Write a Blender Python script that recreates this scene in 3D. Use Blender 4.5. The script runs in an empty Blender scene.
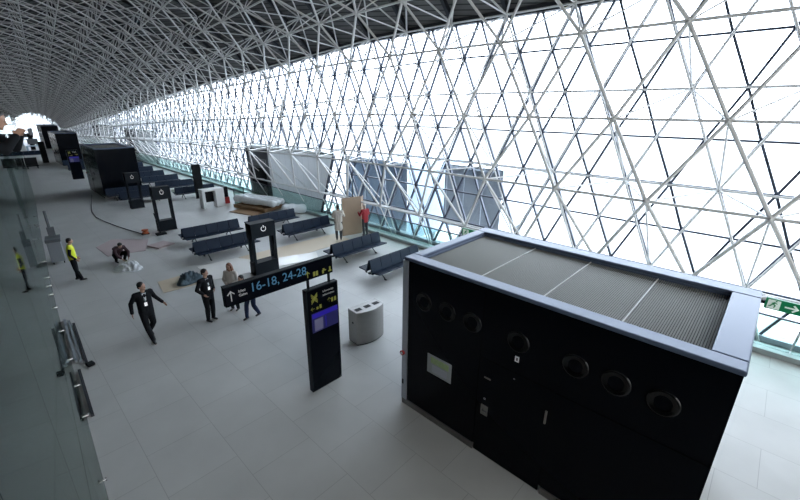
import bpy, math, random
from mathutils import Vector, Matrix, Euler
random.seed(7)
C = bpy.context.scene.collection
PI = math.pi
S = bpy.context.scene
# ------------------------------------------------------------------ materials
def mat(name, col, rough=.5, metal=0., spec=.5, emit=None, es=1., coat=0.):
    m = bpy.data.materials.new(name); m.use_nodes = True
    b = m.node_tree.nodes['Principled BSDF']
    b.inputs['Base Color'].default_value = (*col, 1)
    b.inputs['Roughness'].default_value = rough
    b.inputs['Metallic'].default_value = metal
    b.inputs['Specular IOR Level'].default_value = spec
    b.inputs['Coat Weight'].default_value = coat
    if emit:
        b.inputs['Emission Color'].default_value = (*emit, 1)
        b.inputs['Emission Strength'].default_value = es
    return m
def varied(name, c1, c2, scale=3., rough=.6, detail=4., bump=0., spec=.5, metal=0.):
    """two tones mixed by noise, with an optional fine bump"""
    m = mat(name, c1, rough, metal, spec); nt = m.node_tree; N = nt.nodes; L = nt.links
    b = N['Principled BSDF']
    tc = N.new('ShaderNodeTexCoord'); no = N.new('ShaderNodeTexNoise'); mx = N.new('ShaderNodeMix'); mx.data_type = 'RGBA'
    no.inputs['Scale'].default_value = scale; no.inputs['Detail'].default_value = detail
    L.new(tc.outputs['Object'], no.inputs['Vector'])
    mx.inputs['A'].default_value = (*c1, 1); mx.inputs['B'].default_value = (*c2, 1)
    L.new(no.outputs['Fac'], mx.inputs['Factor']); L.new(mx.outputs['Result'], b.inputs['Base Color'])
    if bump:
        bp = N.new('ShaderNodeBump'); bp.inputs['Strength'].default_value = bump; bp.inputs['Distance'].default_value = .02
        L.new(no.outputs['Fac'], bp.inputs['Height']); L.new(bp.outputs['Normal'], b.inputs['Normal'])
    return m
def floor_mat():
    m = mat('stone_tile', (.3, .3, .3), .3); nt = m.node_tree; N = nt.nodes; L = nt.links; b = N['Principled BSDF']
    tc = N.new('ShaderNodeTexCoord'); br = N.new('ShaderNodeTexBrick'); mp = N.new('ShaderNodeMapping')
    mp.inputs['Location'].default_value = (.13, .35, 0)
    mp.inputs['Rotation'].default_value = (0, 0, PI/2)
    L.new(tc.outputs['Object'], mp.inputs['Vector']); L.new(mp.outputs['Vector'], br.inputs['Vector'])
    br.inputs['Scale'].default_value = 1.; br.inputs['Brick Width'].default_value = 1.2; br.inputs['Row Height'].default_value = 1.2
    br.inputs['Mortar Size'].default_value = .006; br.offset = .5; br.inputs['Mortar Smooth'].default_value = .3
    br.inputs['Color1'].default_value = (.52, .52, .505, 1); br.inputs['Color2'].default_value = (.55, .55, .535, 1)
    br.inputs['Mortar'].default_value = (.38, .38, .37, 1)
    no = N.new('ShaderNodeTexNoise'); no.inputs['Scale'].default_value = .9; no.inputs['Detail'].default_value = 5
    L.new(tc.outputs['Object'], no.inputs['Vector'])
    mr = N.new('ShaderNodeMapRange'); mr.inputs['To Min'].default_value = .84; mr.inputs['To Max'].default_value = 1.14
    L.new(no.outputs['Fac'], mr.inputs['Value'])
    mx = N.new('ShaderNodeMix'); mx.data_type = 'RGBA'; mx.blend_type = 'MULTIPLY'; mx.inputs['Factor'].default_value = 1
    L.new(br.outputs['Color'], mx.inputs['A']); L.new(mr.outputs['Result'], mx.inputs['B']); L.new(mx.outputs['Result'], b.inputs['Base Color'])
    b.inputs['Roughness'].default_value = .33; b.inputs['Specular IOR Level'].default_value = .3
    return m
def translucent_mat(name, c1, c2, f=.55):
    m = stripe_mat(name, c1, c2, (.25, -1, 0), .62, .06); nt = m.node_tree; N = nt.nodes; L = nt.links
    b = N['Principled BSDF']; out = N['Material Output']; t = N.new('ShaderNodeBsdfTranslucent'); t.inputs['Color'].default_value = (.85, .88, .9, 1)
    x = N.new('ShaderNodeMixShader'); x.inputs[0].default_value = f
    L.new(b.outputs[0], x.inputs[1]); L.new(t.outputs[0], x.inputs[2]); L.new(x.outputs[0], out.inputs[0]); return m
def stripe_mat(name, c1, c2, vec, period, duty=.25, rough=.6):
    """regular seams: stripes of constant dot(position, vec)"""
    m = mat(name, c1, rough); nt = m.node_tree; N = nt.nodes; L = nt.links; b = N['Principled BSDF']
    tc = N.new('ShaderNodeTexCoord'); dp = N.new('ShaderNodeVectorMath'); dp.operation = 'DOT_PRODUCT'
    dp.inputs[1].default_value = Vector(vec)/period
    fr = N.new('ShaderNodeMath'); fr.operation = 'FRACT'; lt = N.new('ShaderNodeMath'); lt.operation = 'LESS_THAN'; lt.inputs[1].default_value = duty
    L.new(tc.outputs['Object'], dp.inputs[0]); L.new(dp.outputs['Value'], fr.inputs[0]); L.new(fr.outputs[0], lt.inputs[0])
    mx = N.new('ShaderNodeMix'); mx.data_type = 'RGBA'; mx.inputs['A'].default_value = (*c1, 1); mx.inputs['B'].default_value = (*c2, 1)
    L.new(lt.outputs[0], mx.inputs['Factor']); L.new(mx.outputs['Result'], b.inputs['Base Color'])
    return m
def glass_mat(name, tint, ior=1.45, rough=.0, body=None, bodyfac=0., graz=.8, gcol=(1, 1, 1)):
    m = bpy.data.materials.new(name); m.use_nodes = True; nt = m.node_tree; N = nt.nodes; L = nt.links; N.clear()
    out = N.new('ShaderNodeOutputMaterial'); tr = N.new('ShaderNodeBsdfTransparent'); gl = N.new('ShaderNodeBsdfGlossy')
    lw = N.new('ShaderNodeLayerWeight'); lw.inputs['Blend'].default_value = .5; mx = N.new('ShaderNodeMixShader')
    pw = N.new('ShaderNodeMath'); pw.operation = 'POWER'; pw.inputs[1].default_value = 5.
    L.new(lw.outputs['Facing'], pw.inputs[0])
    f0 = ((ior-1)/(ior+1))**2; fr = N.new('ShaderNodeMath'); fr.operation = 'MULTIPLY_ADD'
    fr.inputs[1].default_value = graz; fr.inputs[2].default_value = f0; L.new(pw.outputs[0], fr.inputs[0])
    tr.inputs['Color'].default_value = (*tint, 1)
    gl.inputs['Roughness'].default_value = rough; gl.inputs['Color'].default_value = (*gcol, 1)
    a = tr
    if body:
        df = N.new('ShaderNodeBsdfDiffuse'); df.inputs['Color'].default_value = (*body, 1)
        m2 = N.new('ShaderNodeMixShader'); m2.inputs[0].default_value = bodyfac
        L.new(tr.outputs[0], m2.inputs[1]); L.new(df.outputs[0], m2.inputs[2]); a = m2
    L.new(fr.outputs[0], mx.inputs[0]); L.new(a.outputs[0], mx.inputs[1]); L.new(gl.outputs[0], mx.inputs[2]); L.new(mx.outputs[0], out.inputs[0])
    return m
M = {}
M['floor'] = floor_mat()
M['roof'] = stripe_mat('ribbed_roof_sheet', (.12, .12, .118), (.02, .02, .02), (-.75, -.2, 1.), .30, .22)
M['roof_beam'] = mat('dark_roof_beam', (.012, .014, .02), .5)
M['steel'] = mat('white_painted_steel', (.70, .70, .69), .45)
M['mullion'] = mat('dark_anodised_mullion', (.035, .045, .07), .38, .2)
M['alu'] = mat('silver_aluminium', (.42, .45, .50), .38, .35)
M['glazing'] = glass_mat('clear_glazing', (.44, .48, .53), 1.35)
M['glazing2'] = glass_mat('back_fill_glazing', (.27, .262, .25), 1.35)
M['glazing3'] = glass_mat('left_fill_glazing', (.10, .10, .10), 1.35)
M['partition'] = glass_mat('smoky_green_glass', (.38, .45, .44), 1.5, .03, (.05, .075, .07), .30, .75, (.72, .78, .76))
M['balu'] = glass_mat('green_edge_glass', (.72, .84, .81), 1.45)
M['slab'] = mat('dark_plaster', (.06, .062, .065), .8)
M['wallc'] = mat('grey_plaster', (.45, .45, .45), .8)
M['kerb'] = mat('kerb_metal', (.34, .385, .385), .4, .2)
M['void'] = mat('concrete_ledge', (.35, .36, .37), .8)
M['apron'] = varied('apron_concrete', (.36, .36, .355), (.40, .40, .39), .2, .9)
M['black'] = mat('black_lacquer_panel', (.0025, .0035, .006), .2, 0, .08)
M['blackm'] = mat('black_matt', (.005, .006, .008), .6, 0, .2)
M['rim'] = mat('pale_blue_grey_rim', (.12, .155, .235), .35, .2)
M['grille'] = mat('grille_slat', (.19, .19, .17), .5, .3)
M['seam'] = mat('grille_divider', (.62, .63, .62), .5)
M['plinth'] = mat('plinth_grey', (.17, .16, .15), .45, .4)
M['chrome'] = mat('chrome', (.6, .6, .62), .2, .9)
M['steelb'] = varied('brushed_stainless', (.26, .255, .245), (.31, .30, .29), 9, .34, 3, 0, .5, .75)
M['white'] = mat('white_plate', (.75, .76, .76), .5)
M['navy'] = varied('navy_leatherette', (.004, .012, .028), (.006, .016, .036), 6, .5, 4, 0, .2)
M['legm'] = mat('bench_dark_metal', (.05, .055, .06), .35, .6)
M['red'] = mat('red_plastic', (.35, .02, .02), .4)
M['green'] = mat('exit_green', (.005, .17, .07), .4, emit=(.005, .2, .08), es=.25)
M['litw'] = mat('exit_white', (.7, .8, .75), .5, emit=(.7, .8, .75), es=.3)
M['tblue'] = mat('sign_text_blue', (.05, .17, .30), .5, emit=(.10, .34, .60), es=.04)
M['twhite'] = mat('sign_text_white', (.42, .42, .42), .5, emit=(.8, .8, .8), es=.05)
M['tyel'] = mat('sign_text_yellow', (.20, .20, .03), .5, emit=(.55, .55, .1), es=.04)
M['scr'] = mat('screen_blue', (.015, .01, .14), .3, emit=(.035, .02, .55), es=.22)
M['scrd'] = mat('screen_dark', (.01, .01, .05), .3, emit=(.02, .02, .1), es=.3)
M['scrl'] = mat('screen_picture', (.07, .07, .11), .3, emit=(.25, .25, .45), es=.15)
M['card'] = varied('cardboard', (.27, .20, .14), (.33, .25, .18), 3, .85)
M['cardd'] = varied('cardboard_brown', (.22, .13, .065), (.27, .17, .09), 4, .85)
M['paper'] = varied('tan_protective_paper', (.58, .48, .35), (.66, .56, .43), 1.2, .5)
M['film'] = varied('sun_patch_white', (.86, .84, .79), (.90, .89, .86), 2., .14, 3, .15)  # near-white tone stands in for sunlight on the floor
M['pink'] = varied('pinkish_paper', (.46, .37, .37), (.52, .43, .43), 2, .7)
M['plastic'] = varied('crumpled_white_plastic', (.72, .76, .78), (.80, .83, .85), 5, .35, 6, .6)
M['cont'] = translucent_mat('translucent_white_cladding', (.70, .72, .74), (.58, .60, .63), .08)
M['contd'] = mat('vestibule_grey', (.10, .11, .12), .6)
M['jet'] = mat('boarding_bridge_blue_grey', (.42, .54, .66), .4)
M['jetl'] = mat('boarding_bridge_pale', (.70, .75, .80), .5)
M['cloth'] = varied('blue_grey_cloth', (.05, .09, .12), (.14, .20, .24), 6, .8, 5, .5)
M['cable'] = mat('dark_cable', (.03, .035, .04), .5)
M['orange'] = mat('orange_plastic', (.45, .10, .03), .5)
M['yellow'] = varied('hi_vis_yellow', (.68, .74, .02), (.78, .82, .04), 8, .6)
M['refl'] = mat('reflective_strip', (.6, .62, .6), .3)
M['skin'] = mat('skin', (.42, .25, .18), .55)
M['suit'] = varied('black_suit', (.005, .006, .008), (.008, .009, .011), 12, .8, 4, 0, .15)
M['shoe'] = mat('black_shoe', (.008, .008, .009), .35)
M['hair'] = mat('dark_hair', (.012, .009, .008), .5)
M['hairr'] = mat('reddish_brown_hair', (.15, .055, .025), .45)
M['shirt'] = mat('light_shirt', (.5, .51, .53), .7)
M['jeans'] = varied('navy_trousers', (.009, .015, .042), (.013, .02, .05), 14, .8, 4, 0, .2)
M['beige'] = varied('pale_coat', (.48, .44, .40), (.56, .52, .48), 8, .8)
M['redj'] = varied('red_jacket', (.28, .012, .02), (.35, .02, .03), 8, .7)
M['charc'] = mat('charcoal_trousers', (.03, .033, .04), .8)
M['maroon'] = mat('dark_maroon_jacket', (.035, .012, .018), .7)
M['gcab'] = mat('grey_cabinet', (.22, .24, .26), .5)
# ------------------------------------------------------------------ mesh helpers
class MB:
    def __init__(s): s.v = []; s.f = []; s.mi = []; s.cur = 0
    def add(s, vs, fs):
        o = len(s.v); s.v += [tuple(v) for v in vs]
        for f in fs: s.f.append([i+o for i in f]); s.mi.append(s.cur)
        return s
    def box(s, a, b, rot=None, c=None):
        x0, y0, z0 = a; x1, y1, z1 = b
        vs = [Vector(p) for p in [(x0,y0,z0),(x1,y0,z0),(x1,y1,z0),(x0,y1,z0),(x0,y0,z1),(x1,y0,z1),(x1,y1,z1),(x0,y1,z1)]]
        if rot:
            cc = Vector(c) if c else Vector(((x0+x1)/2, (y0+y1)/2, (z0+z1)/2)); R = Euler(rot).to_matrix()
            vs = [R @ (v-cc)+cc for v in vs]
        return s.add(vs, [(0,3,2,1),(4,5,6,7),(0,1,5,4),(1,2,6,5),(2,3,7,6),(3,0,4,7)])
    def tube(s, p, q, r, n=6, r2=None, up=None):
        p = Vector(p); q = Vector(q); d = q-p
        if d.length < 1e-6: return s
        d.normalize(); u = Vector(up) if up else (Vector((0,0,1)) if abs(d.z) < .9 else Vector((1,0,0)))
        a = d.cross(u).normalized(); b = d.cross(a); r2 = r if r2 is None else r2
        vs = [p+(a*math.cos(2*PI*i/n)+b*math.sin(2*PI*i/n))*r for i in range(n)]+[q+(a*math.cos(2*PI*i/n)+b*math.sin(2*PI*i/n))*r2 for i in range(n)]
        fs = [(i, (i+1) % n, n+(i+1) % n, n+i) for i in range(n)]+[tuple(range(n))[::-1], tuple(range(n, 2*n))]
        return s.add(vs, fs)
    def bar(s, p, q, w, d, nrm=(1, 0, 0)):
        """rectangular bar: depth d along nrm, width w across"""
        p = Vector(p); q = Vector(q); t = (q-p)
        if t.length < 1e-6: return s
        t.normalize(); n = Vector(nrm); a = t.cross(n).normalized()*w/2; b = n*d/2
        vs = [p-a-b, p+a-b, p+a+b, p-a+b, q-a-b, q+a-b, q+a+b, q-a+b]
        return s.add(vs, [(0,3,2,1),(4,5,6,7),(0,1,5,4),(1,2,6,5),(2,3,7,6),(3,0,4,7)])
    def path(s, pts, r, n=6):
        for a, b in zip(pts, pts[1:]): s.tube(a, b, r, n)
        return s
    def prism(s, poly, z0, z1):
        n = len(poly); vs = [(x, y, z0) for x, y in poly]+[(x, y, z1) for x, y in poly]
        return s.add(vs, [tuple(range(n))[::-1], tuple(range(n, 2*n))]+[(i, (i+1) % n, n+(i+1) % n, n+i) for i in range(n)])
    def extr_x(s, poly, x0, x1):
        """poly in (y,z), extruded along x"""
        n = len(poly); vs = [(x0, y, z) for y, z in poly]+[(x1, y, z) for y, z in poly]
        return s.add(vs, [tuple(range(n)), tuple(range(n, 2*n))[::-1]]+[(i, n+i, n+(i+1) % n, (i+1) % n) for i in range(n)])
    def lathe(s, prof, c, axis='z', n=24):
        vs = []; c = Vector(c)
        for r, h in prof:
            for i in range(n):
                a = 2*PI*i/n; ca, sa = math.cos(a)*r, math.sin(a)*r
                vs.append(c+Vector((ca, sa, h) if axis == 'z' else (-h, ca, sa)))
        fs = [(j*n+i, j*n+(i+1) % n, (j+1)*n+(i+1) % n, (j+1)*n+i) for j in range(len(prof)-1) for i in range(n)]
        return s.add(vs, fs)
    def ell(s, c, r, n=12, m=8, rot=None):
        c = Vector(c); R = Euler(rot).to_matrix() if rot else Matrix.Identity(3); vs = []
        for j in range(m+1):
            t = PI*j/m
            for i in range(n):
                a = 2*PI*i/n; rr = max(math.sin(t), 1e-3)
                vs.append(c+R @ Vector((r[0]*rr*math.cos(a), r[1]*rr*math.sin(a), r[2]*math.cos(t))))
        fs = [(j*n+i, (j+1)*n+i, (j+1)*n+(i+1) % n, j*n+(i+1) % n) for j in range(m) for i in range(n)]
        return s.add(vs, fs+[tuple(range(n)), tuple(range(m*n, m*n+n))[::-1]])
    def cap(s, p, q, r1, r2=None, n=10):
        """closed tapered capsule"""
        r2 = r1 if r2 is None else r2; p = Vector(p); q = Vector(q)
        s.tube(p, q, r1, n, r2); s.ell(p, (r1,)*3, n, 6); s.ell(q, (r2,)*3, n, 6); return s
    def build(s, name, m, parent=None, bevel=0, smooth=False, loc=None):
        me = bpy.data.meshes.new(name); me.from_pydata(s.v, [], s.f)
        ms = m if isinstance(m, (list, tuple)) else [m]
        for k in ms: me.materials.append(k)
        me.polygons.foreach_set('material_index', s.mi)
        if smooth: me.polygons.foreach_set('use_smooth', [True]*len(me.polygons))
        me.update(); o = bpy.data.objects.new(name, me); C.objects.link(o)
        if parent: o.parent = parent
        if loc: o.location = loc
        if bevel:
            b = o.modifiers.new('bevel', 'BEVEL'); b.width = bevel; b.segments = 2; b.limit_method = 'ANGLE'
        return o
def remeshed(mb, name, m, parent, voxel, smooth=3, ratio=None):
    o = mb.build(name, m, parent)
    r = o.modifiers.new('r', 'REMESH'); r.mode = 'VOXEL'; r.voxel_size = voxel; r.use_smooth_shade = True
    if smooth:
        k = o.modifiers.new('s', 'SMOOTH'); k.iterations = smooth; k.factor = .5
    if ratio:
        k = o.modifiers.new('d', 'DECIMATE'); k.ratio = ratio
    bpy.context.view_layer.update(); dg = bpy.context.evaluated_depsgraph_get()
    me = bpy.data.meshes.new_from_object(o.evaluated_get(dg))
    o.modifiers.clear(); o.data = me
    me.materials.clear(); me.materials.append(m)
    me.polygons.foreach_set('use_smooth', [True]*len(me.polygons))
    return o
def tag(o, label=None, cat=None, group=None, kind=None):
    if label: o['label'] = label
    if cat: o['category'] = cat
    if group: o['group'] = group
    if kind: o['kind'] = kind
    return o
def thing(name, label, cat, loc=(0, 0, 0), rz=0, group=None):
    o = bpy.data.objects.new(name, None); C.objects.link(o); o.empty_display_size = .2
    o.location = loc; o.rotation_euler = (0, 0, rz); return tag(o, label, cat, group)
def struct(o): o['kind'] = 'structure'; return o
def kids(o): return [c for c in bpy.data.objects if c.parent == o]
def copy_tree(o, parent=None):
    c = o.copy(); C.objects.link(c); c.parent = parent
    for k in kids(o): copy_tree(k, c)
    return c
def dup(root, loc, rz, label, group=None, scale=None):
    c = copy_tree(root); c.location = loc; c.rotation_euler = (0, 0, rz); c['label'] = label
    if group: c['group'] = group
    if scale: c.scale = scale
    return c
def text(body, size, m, parent, loc, rot, name='lettering', align='LEFT', ext=.002, bold=0):
    cu = bpy.data.curves.new(name, 'FONT'); cu.body = body; cu.size = size; cu.extrude = ext; cu.align_x = align; cu.align_y = 'CENTER'; cu.offset = bold
    t = bpy.data.objects.new(name, cu); C.objects.link(t); bpy.context.view_layer.update()
    me = bpy.data.meshes.new_from_object(t.evaluated_get(bpy.context.evaluated_depsgraph_get()))
    bpy.data.objects.remove(t); o = bpy.data.objects.new(name, me); C.objects.link(o)
    me.materials.clear(); me.materials.append(m); o.parent = parent; o.location = loc; o.rotation_euler = rot
    return o
def lerp_tab(tab, y):
    if y <= tab[0][0]: return tab[0][1]
    for (a, u), (b, v) in zip(tab, tab[1:]):
        if y <= b: return u+(v-u)*(y-a)/(b-a)
    return tab[-1][1]
# ------------------------------------------------------------------ hall geometry
XF = 15.2                                     # facade glass plane
Y0, Y1 = -15.0, 123.0
ZE = [(12, 9.74), (17, 9.62), (23, 9.21), (39, 8.26), (54, 7.06), (75, 5.14), (98, 2.95), (123, .85)]
def ze(y): return lerp_tab(ZE, y)             # height of the roof edge
def wk(y): return 1-.69*min(max((y-25)/98, 0), 1)
def kk(y): return 1-.34*min(max((y-25)/98, 0), 1)
XW = [(-15, -1.0), (0, -.27), (6.8, .16), (11.3, .37), (14.5, .52), (18, .70), (22.7, 1.02), (30, 1.50), (37, 2.04), (61, 3.4), (123, 5.2)]
def xw(y): return sum(lerp_tab(XW, y+t) for t in (-3, -2, -1, 0, 1, 2, 3))/7             # glazed partition under the gallery
OUT = [(15.2, 0), (13.5, 1.6), (11.7, 3.1), (9.6, 4.3), (7.3, 5.2), (4.9, 5.8), (2.4, 6.1), (-.2, 6.2)]
OUT = OUT+[(-.4-x, z) for x, z in OUT[-2::-1]]
INN = [(11.96, .2), (10.4, 1.25), (8.8, 2.4), (7.0, 3.3), (5.0, 4.0), (3.0, 4.4), (1.0, 4.6)]
INN = INN+[(-.4-x, z) for x, z in INN[::-1]]
def rp(p, y, dx=0, dz=0): return Vector((XF-(XF-p[0])*wk(y)+dx, y, ze(y)+p[1]*kk(y)+dz))
fz = lambda z, y: z*ze(y)/9.74
# floor and ground
struct(MB().box((-16.2, Y0, -.3), (13.9, Y1, 0)).build('floor', M['floor']))
struct(MB().box((13.9, Y0, -.62), (15.5, Y1, -.30)).build('trim_1', M['void']))
struct(MB().box((-300, -300, -5.6), (400, 500, -5.2)).build('ground', M['apron']))
# roof skin with its dark ring beams
NB = 2.553
ys = [Y0]+[1.12*1.0+NB*k for k in range(-4, 48)]+[Y1]
ys = [y for y in ys if Y0 <= y <= Y1]
mb = MB(); n = len(OUT)
for y in ys:
    for p in OUT: mb.v.append(tuple(rp(p, y)))
    for p in OUT: mb.v.append(tuple(rp(p, y, 0, .25)))
for i in range(len(ys)-1):
    a = i*2*n; b = a+2*n
    for j in range(n-1):
        mb.f.append([a+j, b+j, b+j+1, a+j+1]); mb.mi.append(0)
        mb.f.append([a+n+j, a+n+j+1, b+n+j+1, b+n+j]); mb.mi.append(0)
roof = struct(mb.build('ceiling', M['roof']))
mb = MB()
for y in ys[1:-1]:
    for j in range(n-1):
        mb.bar(rp(OUT[j], y, -.06, -.1), rp(OUT[j+1], y, -.06 if j < n-2 else .06, -.1), .18 if j < 7 else .14, .16, (0, 1, 0))
for i in range(len(ys)-1):
    mb.bar(rp(OUT[0], ys[i], 0, -.05), rp(OUT[0], ys[i+1], 0, -.05), .26, .26, (1, 0, 0))
struct(mb.build('trim_2', M['roof_beam']))
# ------------------------------------------------------------------ facade: dark triangular mullions
GM = NB/2
rowz = [9.74, 8.31, 6.89, 5.47, 4.05, 2.62, 1.20, -.22]
mb = MB()
def clipbar(p, q, w, d, lo=-.30):
    p = Vector(p); q = Vector(q)
    if p.z < lo and q.z < lo: return
    if p.z < lo: p = q+(p-q)*((q.z-lo)/(q.z-p.z))
    if q.z < lo: q = p+(q-p)*((p.z-lo)/(p.z-q.z))
    mb.bar(p, q, w, d)
def gy(r, k): return (1.12 if r % 2 == 0 else .51)+GM*k-(GM*10)
for k in range(0, 110):
    for r in range(8):
        y = gy(r, k)
        if y < Y0 or y > Y1-1.4: continue
        p = (XF, y, fz(rowz[r], y)); y2 = y+GM
        if r > 0: clipbar(p, (XF, y2, fz(rowz[r], y2)), .06, .07)
        if r < 7:
            for dy in (-.62, .64) if r % 2 == 0 else (-.64, .62):
                yn = [gy(r+1, kk_) for kk_ in (k-1, k, k+1)]
                yy = min(yn, key=lambda t: abs(t-(y+dy)))
                clipbar(p, (XF, yy, fz(rowz[r+1], yy)), .066, .11)
        # node plates
        if fz(rowz[r], y) > 0: mb.box((XF-.07, y-.07, fz(rowz[r], y)-.07), (XF+.04, y+.07, fz(rowz[r], y)+.07), (PI/4, 0, 0))
struct(mb.build('wall_right', M['mullion']))
mb = MB()
for a, b in zip(ys, ys[1:]):
    mb.add([(XF+.13, a, -.3), (XF+.13, b, -.3), (XF+.13, b, ze(b)), (XF+.13, a, ze(a))], [(0, 1, 2, 3)])
struct(mb.build('window_1', M['glazing']))
struct(MB().box((XF+.2, Y0, -.6), (XF+.6, -3.4, 9.9)).build('wall_light_blocker', M['wallc']))  # unseen wall added to block daylight from the near right floor
struct(MB().box((XF-.15, Y0, -.34), (XF+.2, Y1, -.12)).build('trim_3', M['alu']))
# white steel space frame: outer layer nodes O[j], inner layer nodes I[j]
def onode(j, k):
    """j<0: rows down the facade (O-1 = 6.89 ...); j>=0: roof rows"""
    off = 1.12 if j % 2 == 0 else 1.12+NB/2
    y = off+NB*k
    if j <= 0:
        z = 9.74+j*2.85
        return Vector((XF-.22, y, fz(z, y)-(.1 if j == 0 else 0))), y
    p = rp(OUT[j], y, 0, -.22)
    return p, y
IF = [(12.6, 8.30), (12.6, 6.03), (12.3, 3.92), (13.2, 1.7)]
def inode(j, k):
    """inner node between outer rows j and j+1 (its y equals that of the row j nodes)"""
    off = 1.12 if j % 2 == 0 else 1.12+NB/2
    y = off+NB*k
    if j < 0:
        x, z = IF[-j-1]; return Vector((x, y, fz(z, y))), y
    return rp(INN[j], y), y
mo = MB(); mi_ = MB(); mw = MB()
def seg(m, p, q, r, lo=-.28, n=6):
    p = Vector(p); q = Vector(q)
    if p.z < lo and q.z < lo: return
    if p.z < lo: p = q+(p-q)*((q.z-lo)/(q.z-p.z))
    if q.z < lo: q = p+(q-p)*((p.z-lo)/(p.z-q.z))
    m.tube(p, q, r, n)
KR = range(-5, 48)
def near(fn, j, y, w=.75):
    base = 1.12 if j % 2 == 0 else 1.12+NB/2
    ks = [k for k in range(int((y-base)/NB)-2, int((y-base)/NB)+3) if abs(base+NB*k-y) < NB*w]
    return [(fn(j, k)[0], base+NB*k) for k in ks]
JLO, JHI = -4, len(OUT)-1
for j in range(JLO, JHI+1):
    for k in KR:
        p, y = onode(j, k)
        if y < Y0+.5 or y > Y1-.5: continue
        q, y2 = onode(j, k+1)
        if y2 < Y1-.5 and j > -4: seg(mo, p, q, .037)
        if j < JHI:
            for q, y2 in near(onode, j+1, y):
                if Y0+.5 < y2 < Y1-.5: seg(mo, p, q, .037)
for j in range(JLO, JHI):
    for k in KR:
        p, y = inode(j, k)
        if y < Y0+.5 or y > Y1-.5: continue
        q, y2 = inode(j, k+1)
        if y2 < Y1-.5: seg(mi_, p, q, .042)
        if p.z > 0: mi_.ell(p, (.075, .075, .075), 6, 4)
        if j < JHI-1:
            for q, y2 in near(inode, j+1, y):
                if Y0+.5 < y2 < Y1-.5: seg(mi_, p, q, .05)
        # webs: one to the node of row j at the same y, two to row j+1
        q = onode(j, k)[0]; seg(mw, p, q, .028, n=5)
        for q, y2 in near(onode, j+1, y):
            if Y0+.5 < y2 < Y1-.5: seg(mw, p, q, .028, n=5)
struct(mo.build('trim_4', M['steel'])); struct(mi_.build('trim_5', M['steel'])); struct(mw.build('trim_6', M['steel']))
# ------------------------------------------------------------------ far end lunette window, walls
mb = MB(); m2 = MB()
c = [rp(p, Y1-.3) for p in OUT]; xs0, xs1 = c[-1].x, c[0].x
m2.add([tuple(v) for v in c]+[(xs0, Y1-.3, 0), (xs1, Y1-.3, 0)], [tuple(range(len(c)+2))])
def arch_z(x):
    for a, b in zip(c, c[1:]):
        if b.x <= x <= a.x: return a.z+(b.z-a.z)*((a.x-x)/(a.x-b.x))
    return 1
for i in range(1, 6):
    x = xs0+(xs1-xs0)*i/6; mb.bar((x, Y1-.35, 0), (x, Y1-.35, arch_z(x)), .10, .12, (0, 1, 0))
for z in (1.2, 2.5, 3.7):
    xa = min(x for x in [xs0+.05*t*(xs1-xs0) for t in range(21)] if arch_z(x) >= z); xb = max(x for x in [xs0+.05*t*(xs1-xs0) for t in range(21)] if arch_z(x) >= z)
    mb.bar((xa, Y1-.35, z), (xb, Y1-.35, z), .10, .12, (0, 1, 0))
w2 = struct(m2.build('window_2', M['glazing'])); f2 = mb.build('window_frame', M['roof_beam'], w2)
# glazing on the unseen outer left side and back end, added for fill light
mb = MB(); m2 = MB()
for a, b in zip(ys, ys[1:]):
    pa = rp(OUT[-1], a); pb = rp(OUT[-1], b)
    m2.add([(pa.x, a, 0), (pb.x, b, 0), (pb.x, b, pb.z+.1), (pa.x, a, pa.z+.1)], [(0, 1, 2, 3)])
    mb.bar((pa.x, a, 0), (pa.x, a, pa.z), .10, .14, (1, 0, 0))
    for t in (0, .33, .66): mb.bar((pa.x, a, max(pa.z*t, .06)), (pb.x, b, max(pb.z*t, .06)), .08, .12, (1, 0, 0))
w4 = struct(m2.build('window_left_fill', M['glazing3'])); mb.build('window_frame', M['mullion'], w4)  # unseen glazing, added to let fill light in from the left
c = [rp(p, Y0) for p in OUT]
mb = MB(); m2 = MB(); k = len(c)+2
m2.add([tuple(v) for v in c]+[(c[-1].x, Y0, 0), (c[0].x, Y0, 0)], [tuple(range(k))])
w3 = struct(m2.build('window_back_fill', M['glazing2']))  # unseen window added behind the camera to brighten the near floor
for i in range(-6, 6):
    x = i*2.55+1.0; mb.bar((x, Y0, 0), (x, Y0, arch_z(x)), .10, .16, (0, 1, 0))
for z in (2.4, 4.8, 7.2, 9.6): mb.bar((-15.2, Y0, z), (15.0, Y0, z), .08, .14, (0, 1, 0))
mb.build('window_frame', M['mullion'], w3)
# gallery slab and its glazed partition
GE = 64
gys = [Y0+.05]+[-13.5+1.65*i for i in range(46)]
poly = [(xw(y)-.25, y) for y in gys]+[(-7.0, gys[-1]), (-15, 20), (-15.4, Y0+.05)]
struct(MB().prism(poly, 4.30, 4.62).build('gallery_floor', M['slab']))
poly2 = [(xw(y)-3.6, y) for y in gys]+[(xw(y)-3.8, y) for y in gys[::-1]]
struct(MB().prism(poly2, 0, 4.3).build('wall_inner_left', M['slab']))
mb = MB()
for a, b in zip(gys, gys[1:]):
    for z0, z1 in ((.10, 2.84), (2.86, 5.66)):
        g = .004; ya, yb = a+g, b-g
        mb.add([(xw(ya), ya, z0), (xw(yb), yb, z0), (xw(yb), yb, z1), (xw(ya), ya, z1), (xw(ya)-.02, ya, z0), (xw(yb)-.02, yb, z0), (xw(yb)-.02, yb, z1), (xw(ya)-.02, ya, z1)],
               [(0, 1, 2, 3), (7, 6, 5, 4), (0, 4, 5, 1), (3, 2, 6, 7), (0, 3, 7, 4), (1, 5, 6, 2)])
part = struct(mb.build('wall_glass_left', M['partition']))
mb = MB()
for a, b in zip(gys, gys[1:]): mb.bar((xw(a)-.02, a, .05), (xw(b)-.02, b, .05), .10, .04, (1, 0, 0))
struct(mb.build('baseboard_left', M['blackm']))
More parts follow.
